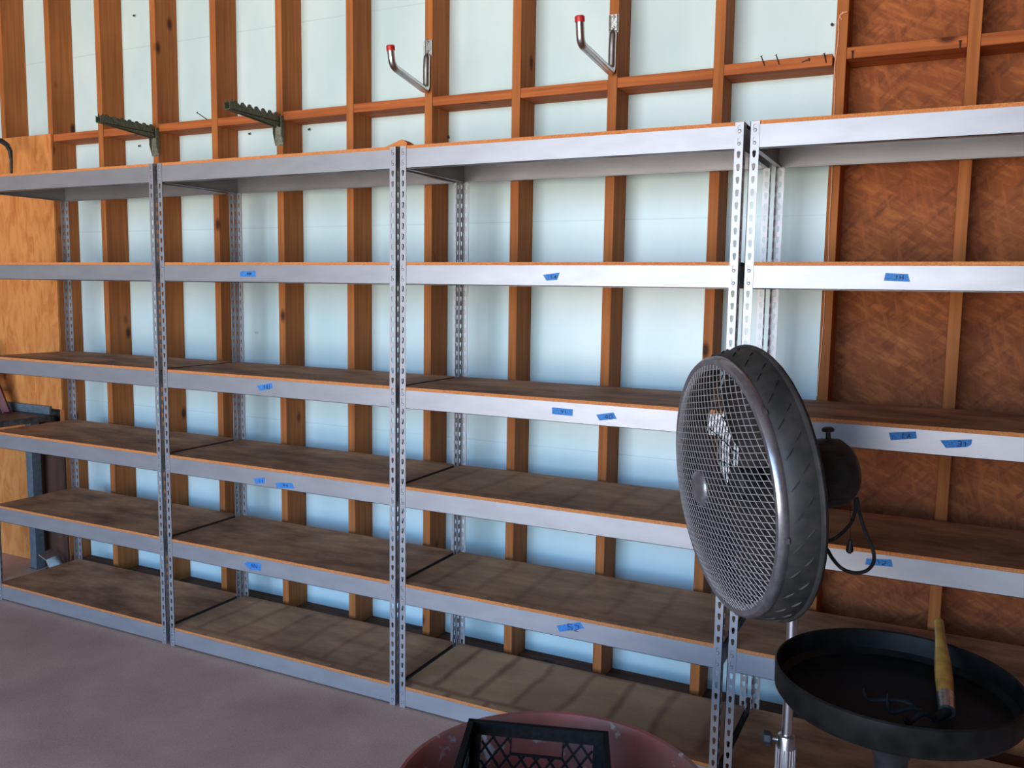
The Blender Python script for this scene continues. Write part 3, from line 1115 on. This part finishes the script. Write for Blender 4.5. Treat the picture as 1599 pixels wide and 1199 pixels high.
# tread-plate lozenges on the drum wall
for k in range(30):
    for j in range(2):
        a0 = 2 * PI * (k + 0.5 * (j % 2)) / 30
        z0 = 0.025 + j * 0.025
        s_ = 1 if (j + k) % 2 == 0 else 1
        rr = (0.3094, 0.3142)[j]
        pts4 = []
        for t_, wdt in ((-1, 0.0), (-0.4, 1), (0.4, 1), (1, 0.0)):
            pts4.append((a0 + t_ * 0.040, z0 + -t_ * 0.0105 * s_, wdt))
        top, vs_ = [], []
        for (aa, zz, wdt) in pts4:
            rb = rr + (zz - z0) * (0.28, 0.08)[j]
            for e_ in (-1, 0, 1):
                rad = rb + (0.0026 if (e_ == 0 and wdt) else -0.001)
                vs_.append(LV(rad * math.cos(aa + e_ * wdt * 0.004), rad * math.sin(aa + e_ * wdt * 0.004), zz - e_ * wdt * 0.0028))
        fs = []
        for r_ in range(3):
            for c_ in range(2):
                fs.append((r_ * 3 + c_, r_ * 3 + c_ + 1, (r_ + 1) * 3 + c_ + 1, (r_ + 1) * 3 + c_))
        mb.add(vs_, fs)
mb.build('drum', M_drum, fan, smooth=True)

# silver front ring
mb = MB()
mb.lathe([(0.272, -0.004), (0.284, -0.012), (0.296, -0.012), (0.302, -0.004), (0.302, 0.006), (0.298, 0.012), (0.286, 0.012), (0.276, 0.004)], 72, toF, closed=True)
for a in (0.9, 2.4, 3.3, 4.6, 5.6):       # clips
    M_ = toF @ Matrix.Rotation(a, 4, 'Z') @ Matrix.Translation((0.303, 0, 0))
    mb.box((-0.003, -0.006, -0.004), (0.0015, 0.006, 0.008), M_)
mb.build('front_ring', M_ring, fan, smooth=True)


def dome(u, v):
    r2 = (u * u + v * v) / (0.285 ** 2)
    return -0.010 - 0.052 * (1 - min(r2, 1) ** 1.3)


mb = MB()
ang = (math.radians(50), math.radians(-9))
for fi, (a, spc) in enumerate(((ang[0], 0.0148), (ang[1], 0.0142))):
    d_ = (math.cos(a), math.sin(a))
    nrm = (-d_[1], d_[0])
    k = -20
    while k <= 20:
        off = k * spc
        if abs(off) < 0.280:
            hl = math.sqrt(0.283 ** 2 - off ** 2)
            ns = 16
            pts = []
            for j in range(ns + 1):
                t_ = -hl + 2 * hl * j / ns
                u, v = d_[0] * t_ + nrm[0] * off, d_[1] * t_ + nrm[1] * off
                pts.append(LV(u, v, dome(u, v) - (0.0016 if fi else 0)))
            mb.tube(pts, 0.00100, 5, cap=False)
        k += 1
mb.build('front_mesh', M_grille, fan, smooth=True)
mb = MB()
mb.lathe([(0.0001, -0.070), (0.030, -0.0695), (0.038, -0.067), (0.042, -0.062), (0.042, -0.056), (0.0001, -0.056)], 32, toF)
mb.build('center_cap', M_ring, fan, smooth=True)

# rear guard: rings and spokes
mb = MB()
for rr in [0.075 + 0.0160 * q_ for q_ in range(16)]:
    zz = 0.084 + 0.018 * (1 - rr / 0.325)
    pts = [LV(rr * math.cos(2 * PI * k / 40), rr * math.sin(2 * PI * k / 40), zz) for k in range(41)]
    mb.tube(pts, 0.0016, 5, cap=False)
for k in range(24):
    a = 2 * PI * k / 24
    mb.tube([LV(0.07 * math.cos(a), 0.07 * math.sin(a), 0.100), LV(0.316 * math.cos(a), 0.316 * math.sin(a), 0.083)], 0.0018, 5)
mb.build('rear_guard', M_black, fan)

# blades
mb = MB()
mb.lathe([(0.0001, 0.020), (0.035, 0.022), (0.042, 0.028), (0.042, 0.070), (0.0001, 0.070)], 24, toF)
mb.build('blade_hub', M_black, fan, smooth=True)
for k in range(3):
    a0 = 2 * PI * k / 3 + 4.977 + 0.75
    mb = MB()
    nr, na = 8, 6
    grid = []
    for i in range(nr + 1):
        fr = i / nr
        r = 0.045 + 0.235 * fr
        half = 0.90 * (0.55 + 0.60 * math.sin(PI * min(fr * 0.75 + 0.12, 1)))
        for j in range(na + 1):
            t_ = j / na * 2 - 1
            a = a0 + half * t_ + 0.25 * fr
            zz = 0.045 - t_ * (0.030 - 0.008 * fr) - 0.006 * (1 - t_ * t_)
            grid.append(LV(r * math.cos(a), r * math.sin(a), zz))
    W_ = na + 1
    fs = [(i * W_ + j, i * W_ + j + 1, (i + 1) * W_ + j + 1, (i + 1) * W_ + j) for i in range(nr) for j in range(na)]
    N_ = len(grid)
    off = (toF.to_3x3() @ Vector((0, 0, 0.0015)))
    fs2 = [tuple(N_ + q_ for q_ in reversed(f)) for f in fs]
    mb.add(grid + [g + off for g in grid], fs + fs2)
    mb.build('fan_blade', M_bladed, fan, smooth=True)

# motor, knob, yoke
mb = MB()
mb.lathe([(0.0001, 0.095), (0.060, 0.096), (0.076, 0.110), (0.082, 0.135), (0.082, 0.268), (0.078, 0.290), (0.064, 0.306), (0.03, 0.313), (0.0001, 0.314)], 40, toF)
for k in range(10):
    a = 2 * PI * k / 10
    mb.tube([LV(0.081 * math.cos(a), 0.081 * math.sin(a), 0.15), LV(0.081 * math.cos(a), 0.081 * math.sin(a), 0.262)], 0.0022, 6)
mb.build('motor', M_black, fan, smooth=True)
kb = LV(0, 0.080, 0.262)
upv = (toF.to_3x3() @ Vector((0, 1, 0))).normalized()
o = MB().tube([kb - upv * .004, kb + upv * 0.018, kb + upv * 0.020, kb + upv * 0.025, kb + upv * 0.029], [0.006, 0.0055, 0.014, 0.015, 0.011], 16).build('oscillation_knob', M_blackp, fan, smooth=True)
mb = MB()
pc = LV(0, -0.085, 0.205)
mb.tube([(0, 0, 1.00), (0, 0, 1.055), tuple(pc)], [0.021, 0.021, 0.026], 16)
mb.box((pc.x - 0.03, pc.y - 0.03, pc.z - 0.03), (pc.x + 0.03, pc.y + 0.03, pc.z + 0.012))
mb.build('tilt_bracket', M_black, fan, bevel=0.002)

# pole, collar, clamp, base
MB().tube([(0, 0, 0.50), (0, 0, 1.02)], 0.0125, 20).build('inner_pole', M_chrome, fan, smooth=True)
mb = MB()
mb.tube([(0, 0, 0.05), (0, 0, 0.545)], 0.0175, 24)
mb.lathe([(0.0130, 0.574), (0.0195, 0.572), (0.0215, 0.566), (0.0215, 0.552), (0.0225, 0.548), (0.0225, 0.470), (0.0180, 0.466)], 28)
for k in range(20):
    a = 2 * PI * k / 20
    mb.tube([(0.0225 * math.cos(a), 0.0225 * math.sin(a), 0.475), (0.0225 * math.cos(a), 0.0225 * math.sin(a), 0.543)], 0.0018, 5)
mb.build('outer_pole', M_chrome, fan, smooth=True)
kd = Vector((-0.92, -0.20, 0)).normalized()
z_ = 0.558
mb = MB()
mb.tube([kd * 0.018 + Vector((0, 0, z_)), kd * 0.034 + Vector((0, 0, z_))], 0.0035, 8, mat=1)
mb.tube([kd * 0.032 + Vector((0, 0, z_)), kd * 0.038 + Vector((0, 0, z_)), kd * 0.052 + Vector((0, 0, z_)), kd * 0.057 + Vector((0, 0, z_))], [0.010, 0.019, 0.019, 0.012], 8, mat=0)
mb.build('clamp_knob', [M_blackp, M_chrome], fan, smooth=True)
mb = MB()
mb.lathe([(0.0001, 0.052), (0.05, 0.050), (0.10, 0.034), (0.155, 0.016), (0.165, 0.008), (0.165, 0.0), (0.0001, 0.0)], 48)
mb.build('base', M_black, fan, smooth=True)

# power cord and pull chain (in pixel-measured points at the motor's distance)
def dep(x, y, t_):
    return CAM + proj_ray(x, y) * t_


rt = Vector((POLE.x, POLE.y, 0))
t0 = 2.12
cp = [(1336, 778, 2.13), (1336, 792, 2.13), (1331, 812, 2.12), (1320, 827, 2.11), (1306, 839, 2.10), (1294, 844, 2.12), (1284, 842, 2.16), (1281, 851, 2.16), (1291, 857, 2.12), (1300, 872, 2.10), (1314, 887, 2.08), (1332, 894, 2.08), (1351, 892, 2.08), (1362, 882, 2.09), (1365, 869, 2.10), (1361, 852, 2.11), (1354, 836, 2.12), (1346, 815, 2.12), (1341, 795, 2.13), (1338, 776, 2.13)]


def smoothpts(P, n=5):
    P = [Vector(p) for p in P]
    out = []
    for i in range(len(P) - 1):
        p0, p1, p2, p3 = P[max(i - 1, 0)], P[i], P[i + 1], P[min(i + 2, len(P) - 1)]
        for k in range(n):
            t_ = k / n
            out.append(0.5 * ((2 * p1) + (p2 - p0) * t_ + (2 * p0 - 5 * p1 + 4 * p2 - p3) * t_ ** 2 + (3 * p1 - p0 - 3 * p2 + p3) * t_ ** 3))
    out.append(P[-1])
    return out


MB().tube(smoothpts([dep(*c) - rt for c in cp]), 0.0045, 8).build('power_cord', M_cord, fan, smooth=True)
ch0, ch1 = dep(1328, 790, 2.10) - rt, dep(1327.5, 843, 2.10) - rt
o = MB().tube([ch0, ch1], 0.0008, 5).build('pull_chain', M_nail, fan)
dn = Vector((0, 0, -1))
MB().tube([ch1, ch1 + dn * 0.006, ch1 + dn * 0.022, ch1 + dn * 0.028, ch1 + dn * 0.033], [0.0045, 0.0055, 0.0088, 0.0085, 0.004], 12).build('chain_pull', M_blackp, o, smooth=True)

# ================================================================== black drain pan on a stand
PC = Vector((3.0278, -0.890, 0))
PZ, PR = 0.880, 0.231
pan = thing('drain_pan_stand', 'greasy black round drain pan on a pedestal, in front of the fan pole', 'drain pan', PC)
mb = MB()
mb.lathe([(0.0001, PZ - 0.052), (PR * 0.55, PZ - 0.052), (PR - 0.022, PZ - 0.050), (PR - 0.010, PZ - 0.040), (PR - 0.006, PZ - 0.002), (PR - 0.003, PZ + 0.001), (PR, PZ - 0.002),
          (PR - 0.001, PZ - 0.048), (PR - 0.012, PZ - 0.062), (PR * 0.6, PZ - 0.070), (0.06, PZ - 0.085), (0.0001, PZ - 0.085)], 72)
mb.build('pan', M_pan, pan, smooth=True)
mb = MB()
mb.lathe([(0.075, PZ - 0.083), (0.055, PZ - 0.12), (0.032, PZ - 0.18), (0.030, 0.06), (0.0305, 0.03)], 32)
mb.build('pedestal', M_black, pan, smooth=True)
mb = MB()
mb.lathe([(0.0001, 0.045), (0.05, 0.042), (0.12, 0.03), (0.155, 0.012), (0.155, 0.0), (0.0001, 0.0)], 40)
mb.build('base', M_black, pan, smooth=True)

# garden claw lying in the pan, its wooden handle over the far rim
zf = PZ - 0.050


def on_z(x, y, Z):
    v = proj_ray(x, y)
    return CAM + v * ((Z - CAM.z) / v.z)


h1_ = on_z(1479, 1110, PZ - 0.026)
# top end of handle: along the ray of the pixel, above the far rim
h2_ = dep(1466, 968, 1.93)
claw = thing('hand_cultivator', 'small garden claw with varnished wooden handle lying in the black pan', 'garden tool', (h1_.x, h1_.y, zf))
ro = Vector((h1_.x, h1_.y, zf))
a, b_ = h1_ - ro, h2_ - ro
dr = (b_ - a).normalized()
Lh = (b_ - a).length
f_ = [0.0, 0.12, 0.20, 0.32, 0.45, 0.60, 0.75, 0.90, 0.97, 1.0]
r_ = [0.0155, 0.0165, 0.0168, 0.0165, 0.0150, 0.0122, 0.0105, 0.0100, 0.0098, 0.0065]
MB().tube([a + dr * (Lh * (0.14 + 0.86 * q_)) for q_ in f_], r_, 18).build('wooden_handle', M_handle, claw, smooth=True)
MB().tube([a - dr * 0.002, a + dr * Lh * 0.145], [0.0145, 0.0165], 18).build('ferrule', M_zinc, claw, smooth=True)
neck = a - dr * 0.004
fwd = Vector((-0.35, -1, 0)).normalized()
mb = MB()
mb.tube([a, a + Vector((-0.012, -0.018, -0.004)), a + Vector((-0.02, -0.032, -0.008))], [0.010, 0.009, 0.007], 10)
st = a + Vector((-0.018, -0.030, -0.006))
for dx, dy, hh in ((-0.125, 0.020, 0.022), (-0.082, -0.018, 0.040), (-0.050, -0.050, 0.018)):
    p1 = st + Vector((dx * 0.45, dy * 0.5, 0.016))
    p2 = st + Vector((dx * 0.9, dy * 0.9, 0.002))
    p3 = st + Vector((dx, dy, hh * 0.3 + 0.004))
    p4 = st + Vector((dx * 1.02, dy * 1.02, hh))
    mb.tube(smoothpts([st, p1, p2, p3, p4], 4), [0.005] * 9 + [0.0045] * 4 + [0.003, 0.002, 0.0015, 0.0008], 8)
mb.build('tines', M_crate, claw, smooth=True)
c_ = on_z(1416, 1128, zf + 0.002)
c_ = Vector((3.006, -1.062, zf + 0.0006))
o = MB().box((-0.010, -0.005, 0), (0.018, 0.005, 0.009)).build('wood_chip', M_yellow, bevel=0.001)
o.location = c_
o.rotation_euler = (0, 0, 0.35)
tag(o, 'tiny yellow wood chip at the near inner edge of the black pan', 'wood chip')

# ================================================================== red tub and milk crate
TC = Vector((2.338, -1.000, 0))
TR = 0.362
tub = thing('round_tub', 'round chipped red metal tub holding the black crate, bottom edge of the photo', 'tub', TC)
mb = MB()
mb.lathe([(0.0001, 0.276), (0.27, 0.276), (0.295, 0.284), (0.350, 0.478), (0.352, 0.490), (0.356, 0.499), (0.363, 0.502), (0.369, 0.497), (0.369, 0.488), (0.360, 0.484), (0.356, 0.474),
          (0.300, 0.276), (0.276, 0.266), (0.0001, 0.266)], 80)
mb.build('basin', M_tub, tub, smooth=True)
for k in range(4):
    a_ = PI / 4 + PI / 2 * k
    c, s_ = math.cos(a_), math.sin(a_)
    MB().tube([(0.22 * c, 0.22 * s_, 0.266), (0.29 * c, 0.29 * s_, 0.0)], [0.016, 0.013], 12).build('leg', M_black, tub, smooth=True)

CP = Vector((2.085, -0.931, 0.570))
d2 = Vector((0.928, 0.371, -0.041)).normalized()
nn = Vector((0.01, 0.087, 0.996)).normalized()
v1 = nn.cross(d2).normalized()
nn = d2.cross(v1).normalized()
CW, CH = 0.335, 0.275
cc = CP + d2 * CW / 2 - v1 * CW / 2 - nn * CH
KM = Matrix((d2, v1, nn)).transposed().to_4x4()
KM.translation = cc
crate = thing('milk_crate', 'black plastic milk crate with diamond lattice sides standing in the red tub', 'crate')
crate.matrix_world = KM
hw = CW / 2


def lattice_panel():
    """one crate wall in local XZ, thickness along +Y, centred, z 0..CH"""
    mb = MB()
    u0, u1, z0, z1 = -hw + 0.030, hw - 0.030, 0.035, CH - 0.030
    slot = (-0.062, 0.062, z1 - 0.040, z1 - 0.004)
    dw, dh = 0.036, 0.050

    def clipseg(p, q):
        """clip to window by sampling, drop the bit inside the slot"""
        N = 60
        segs, cur = [], None
        for i in range(N + 1):
            t_ = i / N
            x, z = p[0] + (q[0] - p[0]) * t_, p[1] + (q[1] - p[1]) * t_
            ok = u0 <= x <= u1 and z0 <= z <= z1 and not (slot[0] < x < slot[1] and slot[2] < z)
            if ok:
                if cur is None:
                    cur = [(x, z), (x, z)]
                cur[1] = (x, z)
            elif cur:
                segs.append(cur)
                cur = None
        if cur:
            segs.append(cur)
        return segs
    k = -12
    H_ = z1 - z0
    run = H_ / dh * dw
    while k < 13:
        xs_ = k * dw
        for sgn in (1, -1):
            for (a1, b1) in clipseg((xs_ - sgn * run / 2, z0), (xs_ + sgn * run / 2, z1)):
                if abs(a1[1] - b1[1]) < 0.004:
                    continue
                dx, dz = b1[0] - a1[0], b1[1] - a1[1]
                l_ = math.hypot(dx, dz)
                nx, nz = -dz / l_ * 0.0025, dx / l_ * 0.0025
                mb.prism([(a1[0] + nx, a1[1] + nz), (a1[0] - nx, a1[1] - nz), (b1[0] - nx, b1[1] - nz), (b1[0] + nx, b1[1] + nz)], 0.005)
        k += 1
    # slot frame
    for q_ in ((slot[0] - .002, slot[2] - .005, slot[1] + .002, slot[2]), (slot[0] - .003, slot[2], slot[0], z1), (slot[1], slot[2], slot[1] + .003, z1)):
        mb.prism([(q_[0], q_[1]), (q_[2], q_[1]), (q_[2], q_[3]), (q_[0], q_[3])], 0.006)
    # solid corners and lower band
    mb.box((-hw + 0.0005, 0, 0), (u0, 0.006, CH - 0.001))
    mb.box((u1, 0, 0), (hw - 0.0005, 0.006, CH - 0.001))
    mb.box((u0, 0, 0), (u1, 0.006, z0))
    return mb


lp = None
for k in range(4):
    if lp is None:
        o = lattice_panel().build('side_panel', M_crate, crate)
        lp = o.data
    else:
        o = bpy.data.objects.new('side_panel', lp)
        COL.objects.link(o)
        o.parent = crate
    a_ = k * PI / 2
    o.rotation_euler = (0, 0, a_)
    o.location = Matrix.Rotation(a_, 3, 'Z') @ Vector((0, -hw, 0))
mb = MB()
for k in range(4):
    M_ = Matrix.Rotation(k * PI / 2, 4, 'Z')
    mb.box((-hw - 0.004, -hw - 0.004, CH - 0.030), (hw + 0.004, -hw, CH), M_)
    mb.box((-hw + .006, -hw + 0.006, CH - 0.030), (hw - .006, -hw + 0.0085, CH), M_)
    mb.box((-hw - 0.004, -hw - 0.004, CH), (hw + 0.004, -hw + 0.010, CH + 0.003), M_)
mb.build('rim', M_crate, crate)
mb = MB()
for k in range(-7, 8):
    mb.box((k * 0.022 - 0.0015, -hw + 0.006, 0.0), (k * 0.022 + 0.0015, hw - 0.006, 0.005))
    mb.box((-hw + 0.006, k * 0.022 - 0.0015, 0.0), (hw - 0.006, k * 0.022 + 0.0015, 0.004))
mb.build('base_grid', M_crate, crate)
